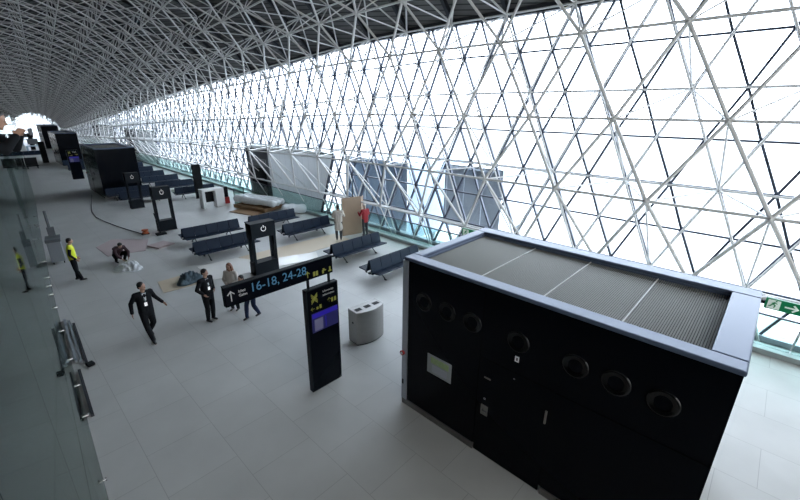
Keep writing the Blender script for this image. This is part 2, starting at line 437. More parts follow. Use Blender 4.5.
CL = [(6.9, .35), (8.6, .55), (9.7, .62), (11, .6), (12.4, .75), (14, .8), (14.6, 1.0), (16, .8), (17.2, .7), (18.5, .9), (22.5, .8), (23.5, 1.2), (24.5, .9), (26, 1.1)]
for y, z in CL:
    b_ = MB().tube((xw(y)+.0, y, z), (xw(y)+.05, y, z), .014, 10); b_.tube((xw(y)+.05, y, z-.035), (xw(y)+.05, y, z+.035), .010, 8)
    b_.build('glass_clamp', M['chrome'], part)
# kerb and balustrade along the facade
struct(MB().box((13.50, Y0, 0), (13.92, Y1-30, .16)).build('trim_7', M['kerb'], bevel=.01))
mb = MB(); y = Y0+.1; mr = MB()
while y < 90:
    mb.box((13.72, y, .16), (13.74, y+1.9, 1.05)); y += 1.93
bal = struct(mb.build('trim_8', M['balu']))
struct(MB().box((13.70, Y0+.1, 1.05), (13.76, 90, 1.09)).build('trim_9', M['mullion']))
# ------------------------------------------------------------------ service kiosks
def make_kiosk(label, detail=True):
    k = thing('service_kiosk', label, 'kiosk', (5.3, 4.9, 0))
    W, D, H = 2.93, 5.2, 3.5            # local: x 0..W, y 0..-D
    b = MB()
    b.box((.02, -D+.02, .14), (W-.02, -.02, 3.28)); b.box((.02, -D+.02, 3.28), (.14, -.02, 3.44)); b.box((W-.14, -D+.02, 3.28), (W-.02, -.02, 3.44)); b.box((.14, -.14, 3.28), (W-.14, -.02, 3.44)); b.box((.14, -D+.02, 3.28), (W-.14, -D+.14, 3.44))
    b.build('cabinet_body', M['black'], k)
    f = MB()                              # front cladding panels proud of the body with shadow gaps
    for y0, y1, z0, z1 in ((-1.86, -.13, .15, 3.45), (-D+.03, -3.22, .15, 2.10), (-D+.03, -1.87, 2.12, 3.45)):
        f.box((0, y0, z0), (.025, y1-.012, z1-.012))
    f.build('wall_panel', M['black'], k)
    d = MB().box((.004, -3.20, .02), (.03, -1.89, 2.10)).build('door', M['black'], k)
    if detail:
        MB().box((-.012, -2.12, .93), (.004, -1.98, 1.14)).build('lock_plate', M['plinth'], d)
        h = MB().tube((-.05, -2.03, 1.06), (-.05, -2.12, 1.06), .009, 8); h.tube((0, -2.03, 1.06), (-.05, -2.03, 1.06), .009, 8); h.build('handle', M['chrome'], d)
        MB().box((-.008, -2.06, 1.27), (.004, -2.02, 1.31)).build('lock_cylinder', M['chrome'], d)
        MB().box((-.008, -2.12, 1.72), (.004, -1.99, 1.75)).build('door_label', M['plinth'], d)
        MB().box((-.02, -3.16, 1.45), (.004, -3.13, 1.70)).build('pull_bar', M['plinth'], d)
        MB().box((-.006, -2.56, 1.98), (.004, -2.53, 2.0)).build('warning_light', M['chrome'], d)
    p = MB().box((-.012, -1.87, 0), (.3, -.0, .13)); p.box((-.012, -D, 0), (.3, -3.24, .13)); p.box((.3, -D, 0), (W, 0, .13))
    p.build('plinth', M['plinth'], k)
    # rim
    r = MB(); z0, z1 = 3.43, 3.5
    r.box((0, -D, z0), (.28, 0, z1)); r.box((W-.35, -D, z0), (W, 0, z1)); r.box((.28, -.22, z0), (W-.35, 0, z1)); r.box((.28, -D, z0), (W-.35, -D+.36, z1)); r.box((.24, -D+.32, 3.33), (.28, -.18, z0)); r.box((W-.35, -D+.32, 3.33), (W-.31, -.18, z0)); r.box((.28, -.22, 3.33), (W-.35, -.18, z0)); r.box((.28, -D+.32, 3.33), (W-.35, -D+.36, z0))
    r.build('roof_rim', M['rim'], k, bevel=.02)
    s = MB(); y = -.26
    while y > -D+.38:
        s.box((.28, y-.010, 3.385), (W-.35, y+.008, 3.397), (.5, 0, 0)); y -= .031
    g = s.build('roof_grille', M['grille'], k)
    MB().box((.28, -D+.36, 3.31), (W-.35, -.22, 3.33)).build('grille_tray', M['tray'], k)
    for yy in (-1.50, -2.66, -3.82):
        MB().box((.28, yy-.009, 3.36), (W-.35, yy+.009, 3.41)).build('grille_divider', M['seam'], g)
    c1 = MB().box((-.012, -.12, .13), (.05, .015, 3.43)); c1.build('corner_post', M['alu'], k)
    for y in (-.54, -1.10, -1.65, -2.53, -3.44, -3.99, -4.55):
        t = MB(); prof = [(.195, 0), (.195, .012), (.16, .026), (.14, .006), (.12, .02), (.08, -.03), (.0, -.03)]
        t.lathe([(r_, h_) for r_, h_ in prof], (0, y, 2.70), 'x', 28)
        t.build('air_nozzle', M['nozzle'], k, smooth=True)
    if detail:
        sg = MB().box((-.012, -1.28, 1.19), (.0, -.69, 1.62)).build('notice_board', M['notice'], k)
        MB().box((-.016, -1.22, 1.44), (-.012, -.78, 1.58)).build('green_picture', M['leaf'], sg)
        MB().box((-.016, -1.18, 1.24), (-.012, -.82, 1.40)).build('notice_text', M['noticet'], sg)
        q = MB().box((-.010, -2.585, 2.33), (.0, -2.515, 2.43)).build('number_plate', M['white'], k)
        MB().box((-.013, -2.565, 2.355), (-.010, -2.54, 2.41)).build('plate_symbol', M['blackm'], q)
        a = MB().tube((-.015, -.02, 1.32), (-.06, -.02, 1.32), .055, 14).build('alarm_button', M['red'], k)
        MB().tube((-.06, -.02, 1.32), (-.065, -.02, 1.32), .03, 12).build('button_face', M['white'], a)
        MB().box((-.02, -.045, .52), (-.014, -.005, .64)).build('socket', M['blackm'], k)
    return k
M['tray'] = mat('grille_tray_grey', (.035, .035, .03), .7)
M['nozzle'] = mat('nozzle_black', (.002, .0025, .004), .16, 0, .4)
M['notice'] = mat('notice_grey', (.40, .42, .44), .5)
M['leaf'] = varied('notice_green', (.30, .46, .14), (.50, .58, .36), 22, .5)
M['noticet'] = mat('notice_lower', (.48, .50, .56), .5)
k1 = make_kiosk('large black service kiosk with grilled roof filling the right foreground')
k2 = dup(k1, (5.62, 39.6, 0), 0, 'black service kiosk further down the hall behind the dark benches', scale=(.84, .96, 1))
k3 = dup(k1, (6.35, 63.5, 0), 0, 'third black service kiosk from the front, behind the blue screen pylon', scale=(.66, 1, 1))
k4 = dup(k1, (7.6, 88.0, 0), 0, 'most distant black service kiosk before the arched end window', scale=(.7, 1, 1))
# ------------------------------------------------------------------ benches
def make_bench(label):
    b = thing('bench', label, 'bench', (0, 0, 0), 0, 'back to back waiting benches')
    L = 2.75; ns = 5; w = L/ns
    for sgn in (-1, 1):
        for i in range(ns):
            x0 = -L/2+i*w+.008; x1 = x0+w-.016
            pr_ = [(sgn*.60, .405), (sgn*.585, .445), (sgn*.16, .40), (sgn*.15, .36), (sgn*.56, .385)]
            if sgn > 0: pr_ = pr_[::-1]
            MB().extr_x(pr_, x0, x1).build('seat', M['navy'], b, bevel=.012)
            pb = [(sgn*.17, .40), (sgn*.045, .84), (sgn*.015, .83), (sgn*.12, .385)]
            if sgn > 0: pb = pb[::-1]
            MB().extr_x(pb, x0, x1).build('backrest', M['navy'], b, bevel=.01)
    MB().box((-L/2, -.045, .29), (L/2, .045, .36)).build('beam', M['legm'], b)
    for x in (-.85, .85):
        l = MB(); l.tube((x, 0, .30), (x, -.38, .02), .022, 8); l.tube((x, 0, .30), (x, .38, .02), .022, 8)
        l.tube((x-.0, -.42, .018), (x, -.32, .018), .03, 8); l.tube((x, .32, .018), (x, .42, .018), .03, 8); l.box((x-.03, -.2, .33), (x+.03, .2, .37))
        l.build('leg', M['legm'], b)
    for sgn in (-1, 1):
        MB().box((-L/2-.03, -.05+sgn*.12, .34), (-L/2-.005, .05+sgn*.12, .40)).build('end_cap', M['legm'], b)
    return b
bench = make_bench('navy bench standing behind the left rear corner of the large black kiosk, half hidden')
bench.location = (10.6, 10.35, 0)
BN = [((10.72, 12.85), 'navy bench beside the worker in red, right of the long gate sign'),
      ((10.9, 17.0), 'navy bench left of the worker in the pale coat, right of the power charging tower'),
      ((10.45, 19.65), 'navy bench in front of the white wrapped bundle'),
      ((7.15, 19.7), 'navy bench just left of the charging tower, the farther of the two there'),
      ((6.75, 17.2), 'navy bench just left of the charging tower, the nearer of the two there'),
      ((10.5, 30.9), 'dark bench behind the white counters, nearest of the far row by the facade'),
      ((10.2, 34.2), 'dark bench second nearest in the stepped far row by the facade'),
      ((10.2, 37.7), 'dark bench third nearest in the stepped far row by the facade'),
      ((10.1, 41.0), 'dark bench fourth nearest in the stepped far row by the facade'),
      ((10.2, 44.6), 'dark bench fifth nearest in the stepped far row by the facade'),
      ((10.4, 48.6), 'dark bench sixth nearest in the stepped far row by the facade'),
      ((10.5, 52.6), 'dark bench farthest in the stepped far row by the facade'),
      ((6.9, 33.6), 'dark bench close in front of the second black kiosk'),
      ((7.3, 31.7), 'dark bench in front of the second kiosk, partly behind the black charging tower'),
      ((7.2, 50.5), 'dark bench behind the second kiosk and left of it'),
      ((7.4, 55.2), 'dark bench between the second and third kiosks'),
      ((8.6, 72.0), 'small distant dark bench beyond the third kiosk'),
      ((4.9, 70.5), 'small distant dark bench left of the third kiosk by the partition'),
      ((9.4, 79.0), 'small distant dark bench just before the farthest kiosk')]
for (x, y), lab in BN: dup(bench, (x, y, 0), 0, lab)
# ------------------------------------------------------------------ pylon and gate sign
def make_pylon(label, loc):
    p = thing('information_pylon', label, 'sign pylon', loc)    # local x 0..0.84, front at y=0
    MB().box((0, 0, .02), (.84, .13, 2.60)).build('pylon_body', M['pylon'], p, bevel=.006)
    MB().box((.03, -.006, .05), (.81, 0, 2.57)).build('front_panel', M['black'], p)
    MB().box((.05, .02, 0), (.79, .11, .02)).build('foot', M['plinth'], p)
    R = (PI/2, 0, 0)
    x = MB()
    for s_ in (-1, 1):                                            # yellow crossed emblem
        for t in range(3):
            x.box((.20-.11, -.012, 2.37-.008+(t-1)*.035), (.20+.11, -.006, 2.37+.008+(t-1)*.035), (0, s_*.8, 0))
    x.build('emblem', M['tyel'], p)
    text('Informacije', .065, M['twhite'], p, (.42, -.008, 2.46), R)
    text('Information', .065, M['twhite'], p, (.42, -.008, 2.37), R)
    text('\u2190', .13, M['tyel'], p, (.08, -.008, 2.13), R); text('\u2191', .15, M['tyel'], p, (.52, -.008, 2.20), R)
    for x0, z0, x1, z1 in ((.24, 2.09, .29, 2.15), (.32, 2.09, .37, 2.18), (.64, 2.14, .69, 2.24), (.72, 2.14, .77, 2.24)):
        MB().box((x0, -.010, z0), (x1, -.006, z1)).build('pictogram', M['tyel'], p)
    s = MB().box((.10, -.014, 1.55), (.80, -.006, 2.02)).build('screen', M['scrd'], p)
    MB().box((.11, -.018, 1.90), (.79, -.014, 2.01)).build('screen_banner', M['scr'], s)
    MB().box((.16, -.018, 1.58), (.38, -.014, 1.86)).build('screen_picture', M['scrl'], s)
    MB().box((.45, -.018, 1.60), (.47, -.014, 1.86)).build('screen_column', M['scr'], s)
    return p
M['pylon'] = mat('pylon_side', (.005, .008, .012), .5, 0, .15)
def make_gate_sign(label, loc):
    g = thing('gate_sign', label, 'sign', loc)                     # local origin = pylon origin, panel x -1.63..0.72, z 2.80..3.18
    MB().box((-1.63, .02, 2.82), (.74, .13, 3.20)).build('sign_panel', M['black'], g, bevel=.006)
    MB().box((-1.63, .015, 3.20), (.74, .135, 3.215)).build('top_edge', M['pylon'], g)
    for x in (.12, .66): MB().box((x-.02, .05, 2.60), (x+.02, .10, 2.83)).build('bracket', M['blackm'], g)
    R = (PI/2, 0, 0)
    a = MB(); a.box((-1.525, .010, 2.92), (-1.511, .02, 3.12)); a.box((-1.518-.075, .010, 3.07), (-1.518+.010, .02, 3.086), (0, -.75, 0)); a.box((-1.518-.010, .010, 3.07), (-1.518+.075, .02, 3.086), (0, .75, 0))
    a.build('arrow', M['twhite'], g)
    text('Izlazi', .07, M['twhite'], g, (-1.38, .016, 3.065), R); text('Gates', .07, M['twhite'], g, (-1.38, .016, 2.985), R)
    text('16-18, 24-28', .25, M['tblue'], g, (-1.16, .016, 3.05), R).scale = (.96, 1, 1)
    a = MB(); a.box((.085, .010, 2.88), (.10, .02, 3.02)); a.box((.035, .010, 2.975), (.10, .02, 2.99), (0, -.75, 0)); a.box((.085, .010, 2.975), (.15, .02, 2.99), (0, .75, 0)); a.build('arrow', M['tyel'], g)
    for bs in ([(.23, 2.87, .28, 2.97)], [(.30, 2.87, .35, 2.97)], [(.46, 2.87, .50, 2.93), (.46, 2.925, .56, 2.945), (.48, 2.94, .52, 2.98)], [(.62, 2.87, .70, 2.90), (.645, 2.895, .68, 2.98)]):
        q = MB(); [q.box((x0, .010, z0), (x1, .02, z1)) for x0, z0, x1, z1 in bs]; q.build('pictogram', M['tyel'], g)
    return g
py1 = make_pylon('black information pylon with blue screen nearest the camera', (4.06, 6.56, 0))
gs1 = make_gate_sign('long black sign reading 16-18, 24-28 on top of the near pylon', (4.06, 6.56, 0))
py2 = dup(py1, (5.45, 46.0, 0), 0, 'distant black pylon with glowing blue screen left of the second kiosk')
def make_plain_pylon(label, loc):
    p = thing('slim_pylon', label, 'pylon', loc)
    MB().box((-.28, -.07, .03), (.28, .07, 2.42)).build('pylon_body', M['blackm'], p, bevel=.008)
    MB().box((-.30, -.10, 0), (.30, .10, .03)).build('foot', M['plinth'], p); return p
make_plain_pylon('slim black pylon standing left of the white counters', (10.55, 30.2, 0))
make_plain_pylon('slim black pylon far away, left of the third kiosk', (5.35, 62.4, 0))
make_plain_pylon('slim black pylon farthest away, under the arched end window', (6.1, 83.0, 0))
# charging towers
def make_tower(label, loc):
    t = thing('charging_tower', label, 'charging tower', loc)      # width 1.0
    w = .5
    for x in (-w, w-.11):
        MB().box((x, -.20, .02), (x+.11, -.06, 2.06)).build('post', M['pylon'], t, bevel=.006)
        MB().box((x+.02, .10, .02), (x+.09, .20, 2.06)).build('post', M['pylon'], t)
    hd = MB().box((-w, -.22, 1.52), (w, .22, 2.10)).build('head_panel', M['pylon'], t, bevel=.01)
    c_ = MB(); n_ = 20
    pts = [Vector((.0+.095*math.sin(a), -.226, 1.86+.095*math.cos(a))) for a in [math.radians(40+i*280/n_) for i in range(n_+1)]]
    c_.path(pts, .010, 6); c_.box((-.010, -.235, 1.90), (.010, -.222, 1.99)); c_.build('power_symbol', M['litw2'], hd)
    MB().box((-w+.0, -.22, .02), (w, .22, .52)).build('base_cabinet', M['pylon'], t, bevel=.01)
    MB().box((-w-.02, -.25, 0), (w+.02, .25, .02)).build('foot', M['plinth'], t); return t
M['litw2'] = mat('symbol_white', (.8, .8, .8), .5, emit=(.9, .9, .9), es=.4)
t1 = make_tower('tall black charging tower with white power symbol, behind the gate sign', (6.88, 13.95, .026))
dup(t1, (6.12, 23.1, 0), 0, 'black charging tower with see-through middle at the left end of the bench', scale=(.86, 1, 1.12))
dup(t1, (6.43, 29.85, 0), 0, 'black charging tower directly in front of the second kiosk', scale=(.75, 1, 1.1))
# ------------------------------------------------------------------ recycling bin
bn = thing('recycling_bin', 'stainless steel recycling bin with three openings right of the pylon', 'bin', (6.5, 7.45, 0), -.08)
def arc(x0, x1, y, bulge, n_=14): return [(x0+(x1-x0)*i/n_, y-bulge*(1-(2*i/n_-1)**2)) for i in range(n_+1)]
poly = arc(-.45, .50, -.17, .13)+[(.50, .22), (-.45, .22)]
MB().prism(poly, .03, 1.0).build('bin_body', M['steelb'], bn, bevel=.006)
MB().prism([(x*.97+.001, y*.95) for x, y in poly], 0, .03).build('foot', M['blackm'], bn)
lid = MB().prism([(x*1.0, y) for x, y in poly], 1.004, 1.02).build('lid', M['steelb'], bn)
for x in (-.28, .03, .33):
    o_ = MB(); o_.prism([(x-.10, -.10), (x+.09, -.10), (x+.09, .04), (x-.10, .04)], 1.02, 1.026); o_.build('opening', M['blackm'], lid)
MB().tube((-.452, -.0, .66), (-.458, -.0, .66), .035, 12).build('side_keyhole', M['blackm'], bn)
# ------------------------------------------------------------------ exit signs
def exit_sign(label, loc, rz, flip, sc=1.):
    e = thing('exit_sign', label, 'exit sign', loc, rz)
    b = MB().box((-.36*sc, -.03, -.15*sc), (.36*sc, .03, .15*sc)).build('sign_body', M['green'], e, bevel=.004)
    q = MB().box((-.31*sc, -.036, -.12*sc), (-.06*sc, -.03, .12*sc)); q.build('door_pictogram', M['litw'], e)
    r = MB(); m_ = lambda x, z: (x*sc, -.04, z*sc)
    r.tube(m_(-.20, .02), m_(-.165, .07), .022*sc, 6); r.ell(m_(-.15, .10), (.018*sc,)*3, 8, 6)
    r.tube(m_(-.20, .02), m_(-.15, -.02), .016*sc, 6); r.tube(m_(-.15, -.02), m_(-.17, -.08), .014*sc, 6); r.tube(m_(-.20, .02), m_(-.25, -.05), .016*sc, 6); r.tube(m_(-.25, -.05), m_(-.285, -.05), .012*sc, 6)
    r.tube(m_(-.17, .06), m_(-.12, .03), .010*sc, 6); r.tube(m_(-.18, .06), m_(-.23, .03), .010*sc, 6)
    r.build('running_figure', M['green'], e)
    s_ = -1 if flip else 1
    a = MB(); a.box((.03*sc, -.036, -.02*sc), (.27*sc, -.03, .02*sc))
    for t in (-1, 1): a.box((.15*sc, -.0365, -.02*sc), (.29*sc, -.03, .02*sc), (0, t*.8, 0), (.275*sc, -.033, 0))
    a.build('arrow', M['litw'], e)
    bx_ = (-.48*sc, -.36*sc) if not flip else (.36*sc, .46*sc)
    MB().box((bx_[0], -.03, -.04*sc), (bx_[1], .03, .04*sc)).build('bracket', M['blackm'], e)
    return e
exit_sign('green exit sign with running figure and right arrow, bracketed off the near kiosk right end', (8.16, -.575, 3.36), -PI/2, False, .60)
exit_sign('small green exit sign with left arrow at the far end of the large kiosk', (8.10, 5.22, 3.30), -PI/2, True, .66)
# ------------------------------------------------------------------ white counters, stand, bundles, cardboard
def make_counter(label, loc, rz=0):
    c_ = thing('white_counter', label, 'counter', loc, rz)
    MB().box((-.70, -.30, 1.12), (.70, .30, 1.25)).build('counter_top', M['white'], c_, bevel=.01)
    MB().box((-.70, -.30, 0), (-.52, .30, 1.12)).build('side_panel', M['white'], c_, bevel=.006)
    MB().box((.14, -.30, 0), (.70, .30, 1.12)).build('cupboard', M['white'], c_, bevel=.006)
    MB().box((-.52, .10, .35), (.14, .28, 1.12)).build('dark_drawer_box', M['blackm'], c_); return c_
make_counter('white portal-shaped counter with dark opening by the balustrade', (10.05, 26.7, 0), .0)
st = thing('queue_stand', 'black stand with red lower part right of the white counter', 'stand', (11.15, 27.3, 0))
MB().box((-.18, -.15, .45), (.18, .15, 1.15)).build('stand_body', M['blackm'], st, bevel=.01)
MB().box((-.22, -.2, 0), (.22, .2, .45)).build('red_box', M['red'], st, bevel=.02)
fr = thing('framed_glass_panel', 'thin framed clear panel standing right of the black and red stand', 'panel', (11.75, 26.4, 0))
f = MB(); f.box((-.36, -.015, 0), (-.33, .015, 1.1)); f.box((.33, -.015, 0), (.36, .015, 1.1)); f.box((-.36, -.015, 1.1), (.36, .015, 1.13)); f.box((-.36, -.2, 0), (-.33, .2, .03)); f.box((.33, -.2, 0), (.36, .2, .03)); f.build('frame', M['legm'], fr)
MB().box((-.33, -.006, .03), (.33, .006, 1.1)).build('pane', M['balu'], fr)
def wrapped(name, label, loc, rz, L, r, n_, m, cat='wrapped bundle', group=None):
    o = MB(); rnd = random.Random(len(label))
    for i in range(n_):
        xx = -r*(n_-1)*.8+i*r*1.6; k = 12
        for j in range(k):
            a = -L/2+L*j/k; b = a+L/k; rr = r*(.86+.25*rnd.random())
            o.cap((xx, a, r*.95+.04*rnd.random()), (xx, b, r*.95+.04*rnd.random()), rr, rr*(.9+.2*rnd.random()), 10)
    ob = remeshed(o, name, m, None, .04, 2); ob.location = loc; ob.rotation_euler = (0, 0, rz)
    return tag(ob, label, cat, group)
b1 = wrapped('wrapped_roll_bundle', 'long white plastic-wrapped bundle lying by the glass balustrade', (12.1, 24.3, .30), .28, 3.2, .24, 3, M['plastic'])
b2 = wrapped('wrapped_parcel', 'shorter white wrapped parcel at the near right end of the long bundle', (13.0, 21.6, 0), .9, 1.1, .26, 2, M['plastic'])
pb = MB().box((11.2, 22.9, .055), (12.9, 25.7, .27), (0, 0, .28)).build('timber_pallet', M['cardd'])
tag(pb, 'brown pallet block beneath the long white wrapped bundle', 'pallet')
tag(MB().box((10.45, 22.8, .0), (12.3, 24.9, .05), (0, 0, .3)).build('cardboard_sheet', M['cardd']), 'flat brown cardboard lying left of the white wrapped bundle', 'cardboard')
# big cardboard held upright
cb = thing('cardboard', 'tall brown cardboard panel held upright by two workers', 'cardboard', (0, 0, 0))
MB().prism([(12.08, 15.50), (13.15, 15.28), (13.16, 15.32), (12.08, 15.55)], .02, 2.0).build('board_face', M['card'], cb)
MB().prism([(13.16, 15.28), (13.62, 15.62), (13.60, 15.66), (13.15, 15.32)], .02, 1.93).build('folded_flap', M['card'], cb)
tag(MB().tube((13.0, 15.75, .0), (13.0, 15.75, 2.75), .025, 8).build('upright_pole', M['blackm']), 'thin dark pole standing up behind the cardboard panel', 'pole')
# gate vestibules at the facade (white container like boxes)
def vestibule(label, oy, sc=1., dx=0):
    v = thing('gate_vestibule', label, 'gate vestibule', (dx, oy, 0))
    P_ = [(14.15, 2.6*sc), (14.45, 0), (15.0, -5.2*sc), (15.04, -5.2*sc), (15.04, 2.6*sc)]
    h = 3.55
    top = [(13.98, 2.6*sc), (14.32, 0), (15.0, -6.8*sc), (15.06, -6.8*sc), (15.06, 2.6*sc)]
    n_ = 5; vs = [(x, y, -.28) for x, y in P_]+[(x, y, h) for x, y in top]
    b = MB(); b.add(vs, [tuple(range(n_))]+[(i, n_+i, n_+(i+1) % n_, (i+1) % n_) for i in (0, 1)])
    b.build('white_shell', M['cont'], v)
    pa, pb_ = Vector((14.15, 2.6*sc, 0)), Vector((14.45, 0, 0)); d_ = (pb_-pa); nn = Vector((d_.y, -d_.x, 0)).normalized()
    if nn.x > 0: nn = -nn
    def quad(u0, u1, z0, z1, off, name, m, parent):
        def q(u, z, o): 
            bx = pa+d_*u; tp = Vector((13.98, 2.6*sc, 0))+(Vector((14.32, 0, 0))-Vector((13.98, 2.6*sc, 0)))*u
            w_ = bx+(tp-bx)*((z+.28)/(h+.28)); return Vector((w_.x, w_.y, z))+nn*o
        vs_ = [q(u0, z0, 0), q(u1, z0, 0), q(u1, z1, 0), q(u0, z1, 0), q(u0, z0, off), q(u1, z0, off), q(u1, z1, off), q(u0, z1, off)]
        return MB().add(vs_, [(0,3,2,1),(4,5,6,7),(0,1,5,4),(1,2,6,5),(2,3,7,6),(3,0,4,7)]).build(name, m, parent)
    quad(0, 1, -.2, 3.5, .05, 'end_frame', M['contd'], v)
    quad(.15, .85, -.1, 2.1, .08, 'door', M['blackm'], v)
    quad(.12, .9, 2.25, 2.75, .09, 'display_panel', M['gcab'], v)
    t = MB(); t.add([(x, y, h) for x, y in top]+[(x, y, h+.12) for x, y in top], [tuple(range(n_)), tuple(range(n_, 2*n_))[::-1]]+[(i, n_+i, n_+(i+1) % n_, (i+1) % n_) for i in range(n_)])
    t.build('roof_cap', M['kerb'], v)
    MB().tube((15.0, -6.85*sc, h), (15.02, -5.25*sc, -.25), .09, 6).build('edge_frame', M['mullion'], v)
    return v
vestibule('big white gate vestibule with dark doorway beyond the balustrade', 26.7)
vestibule('second white gate vestibule, beyond the stepped dark benches', 60.5)
vestibule('third and farthest white gate vestibule, over the second kiosk roof', 80.0)
# outside: boarding bridges
def bridge(label, x0, x1, y0, y1, z0, z1, m):
    b = thing('boarding_bridge', label, 'boarding bridge', (0, 0, 0))
    MB().box((x0, y0, z0), (x1, y1, z1)).build('tunnel', m, b, bevel=.05)
    f_ = MB()
    k = 0
    yy = y0
    while yy <= y1+.01:
        f_.box((x0-.08, yy-.06, z0-.1), (x0-.005, yy+.06, z1+.1)); yy += (y1-y0)/3
    f_.box((x0-.08, y0, z1), (x0-.005, y1, z1+.12)); f_.box((x0-.08, y0, z0-.12), (x0-.005, y1, z0)); f_.build('tunnel_frame', M['jetl'], b)
    for yy in (y0+.5, y1-.5):
        MB().tube(((x0+x1)/2, yy, -5), ((x0+x1)/2, yy, z0), .18, 10).build('support_column', M['jetl'], b)
    return b
bridge('blue-grey boarding bridge outside the facade behind the cardboard panel', 17.4, 24, 15.9, 21.6, -1.6, 3.15, M['jet'])
bridge('pale boarding bridge outside the facade above the small exit sign', 17.4, 24, 9.6, 13.0, .3, 3.4, M['jetl'])
# ------------------------------------------------------------------ floor coverings and clutter
def sheet(name, label, cat, pts, m, h=.012, wob=0., z=0.):
    """irregular thin sheet with thickness"""
    b = MB().prism(pts, z+.001, z+h); return tag(b.build(name, m), label, cat)
sheet('protective_paper', 'long tan paper floor covering running toward the cardboard panel', 'floor covering',
      [(6.9, 14.6), (12.0, 14.75), (12.1, 16.2), (6.9, 16.35)], M['paper'])
sheet('sun_patch_sheet', 'white sheet standing in for the sunlit floor patch behind the people and charging tower', 'floor covering',
      [(5.10, 14.62), (9.3, 13.75), (9.7, 14.5), (7.3, 15.3), (6.8, 16.3), (5.15, 16.45)], M['film'], .012, 0, .013)  # pale sheet added where a patch of sun falls on the floor
sheet('cardboard_mat', 'flat tan cardboard on the floor left of the standing men', 'cardboard', [(3.40, 14.75), (4.55, 14.7), (4.72, 16.0), (3.55, 15.95)], M['paper'])
def crumple(name, label, cat, cx, cy, rx, ry, h, m, seed, z0=.0, n_=22, fn=None):
    rnd = random.Random(seed); b = MB(); vs = []; amp = [[rnd.random() for _ in range(n_+1)] for _ in range(n_+1)]
    for i in range(n_+1):
        for j in range(n_+1):
            u, v = 2*i/n_-1, 2*j/n_-1; edge = max(abs(u), abs(v))
            su, sv = u*math.sqrt(max(0, 1-v*v/2)), v*math.sqrt(max(0, 1-u*u/2))
            rr = 1+.16*math.sin(3*math.atan2(sv, su)+seed)
            zz = h*(1-edge**2)*(.35+.9*amp[i][j])
            vs.append((cx+rx*su*rr, cy+ry*sv*rr, z0+.008+zz))
    N_ = len(vs); vs += [(x, y, z0+.001) for x, y, z in vs]
    fs = []; W_ = n_+1
    for i in range(n_):
        for j in range(n_):
            a = i*W_+j; fs.append((a, a+W_, a+W_+1, a+1)); fs.append((N_+a, N_+a+1, N_+a+W_+1, N_+a+W_))
    ring = [i*W_ for i in range(W_)]+[n_*W_+j for j in range(1, W_)]+[i*W_+n_ for i in range(n_-1, -1, -1)]+[j for j in range(n_-1, 0, -1)]
    for a, b2_ in zip(ring, ring[1:]+ring[:1]): fs.append((a, N_+a, N_+b2_, b2_)[::-1])
    b.add(vs, fs); o = b.build(name, m, smooth=True); return tag(o, label, cat)
crumple('dust_cloth', 'blue-grey crumpled cloth on the tan cardboard mat', 'cloth', 4.45, 15.2, .48, .42, .34, M['cloth'], 3, .015)
crumple('plastic_film', 'crumpled white plastic film on the floor by the crouching person', 'plastic film', 3.2, 18.35, .48, .62, .22, M['plastic'], 11)
sheet('paper_sheet', 'large pinkish paper sheet spread behind the crouching person', 'paper', [(2.9, 20.5), (4.3, 20.2), (4.9, 22.0), (3.6, 23.2), (2.8, 22.3)], M['pink'])
tag(MB().box((4.62, 20.1, 0), (5.45, 20.9, .07), (0, 0, .35)).build('floor_panel', M['pink']), 'small pinkish panel lying flat left of the nearer bench', 'panel')
cbl = [(5.2, 36.8, .02), (4.5, 33, .02), (4.11, 30.6, .02), (4.0, 28.8, .02), (4.13, 27.3, .02), (4.4, 25.6, .02), (4.6, 24.6, .02), (4.92, 23.2, .02)]
tag(MB().path(cbl, .018, 6).build('power_cable', M['cable']), 'dark cable curving over the floor to the orange device', 'cable')
dv = thing('extension_reel', 'small orange cable reel on the floor left of the charging tower', 'cable reel', (5.05, 23.0, 0))
MB().lathe([(0, .06), (.15, .06), (.15, .12), (.08, .12), (.08, .2), (.15, .2), (.15, .26), (0, .26)], (0, 0, 0), 'z', 18).build('reel', M['orange'], dv)
MB().box((-.16, -.12, 0), (.16, .12, .06)).build('base', M['blackm'], dv)
tl = thing('tall_tool', 'thin dark pole stand beside the middle charging tower', 'stand', (5.6, 22.4, 0))
MB().tube((0, 0, .04), (-.12, .1, 1.15), .022, 8).build('pole', M['blackm'], tl); MB().box((-.22, -.16, 0), (.24, .16, .10)).build('base', M['blackm'], tl, bevel=.01)
# objects by the glass partition
gc = thing('equipment_cabinet', 'grey wheeled cabinet with a tall pole against the left glass wall', 'cabinet', (1.33, 21.2, 0), -.12)
MB().box((-.22, -.35, .10), (.22, .35, .95)).build('cabinet_body', M['gcab'], gc, bevel=.01)
MB().box((-.25, -.38, .95), (.25, .38, 1.08)).build('top_tray', M['contd'], gc, bevel=.01)
MB().tube((-.03, .30, 1.08), (-.03, .30, 2.15), .05, 8).build('pole', M['contd'], gc)
MB().box((-.12, .22, 1.08), (.12, .38, 1.45)).build('motor_box', M['contd'], gc)
for x in (-.17, .17):
    for y in (-.28, .28): MB().tube((x-.02, y, .05), (x+.02, y, .05), .05, 10).build('wheel', M['blackm'], gc)
def profile(label, ya, yb, off, z, m, group='metal profiles along the partition'):
    b = MB(); b.bar((xw(ya)+off, ya, z), (xw(yb)+off, yb, z), .06, .06, (0, 0, 1)); o = b.build('metal_profile', m); return tag(o, label, 'metal profile', group)
profile('pale metal profile on the floor by the glass wall, nearest the glass', 11.9, 14.8, .10, .031, M['alu'])
profile('grey metal profile on the floor, second from the glass wall', 11.8, 14.6, .19, .031, M['gcab'])
profile('dark metal profile on the floor, third from the glass wall', 11.7, 14.3, .28, .031, M['charc'])
profile('long dark metal profile on the floor nearer the camera, by the glass wall', 9.3, 11.4, .10, .031, M['charc'])
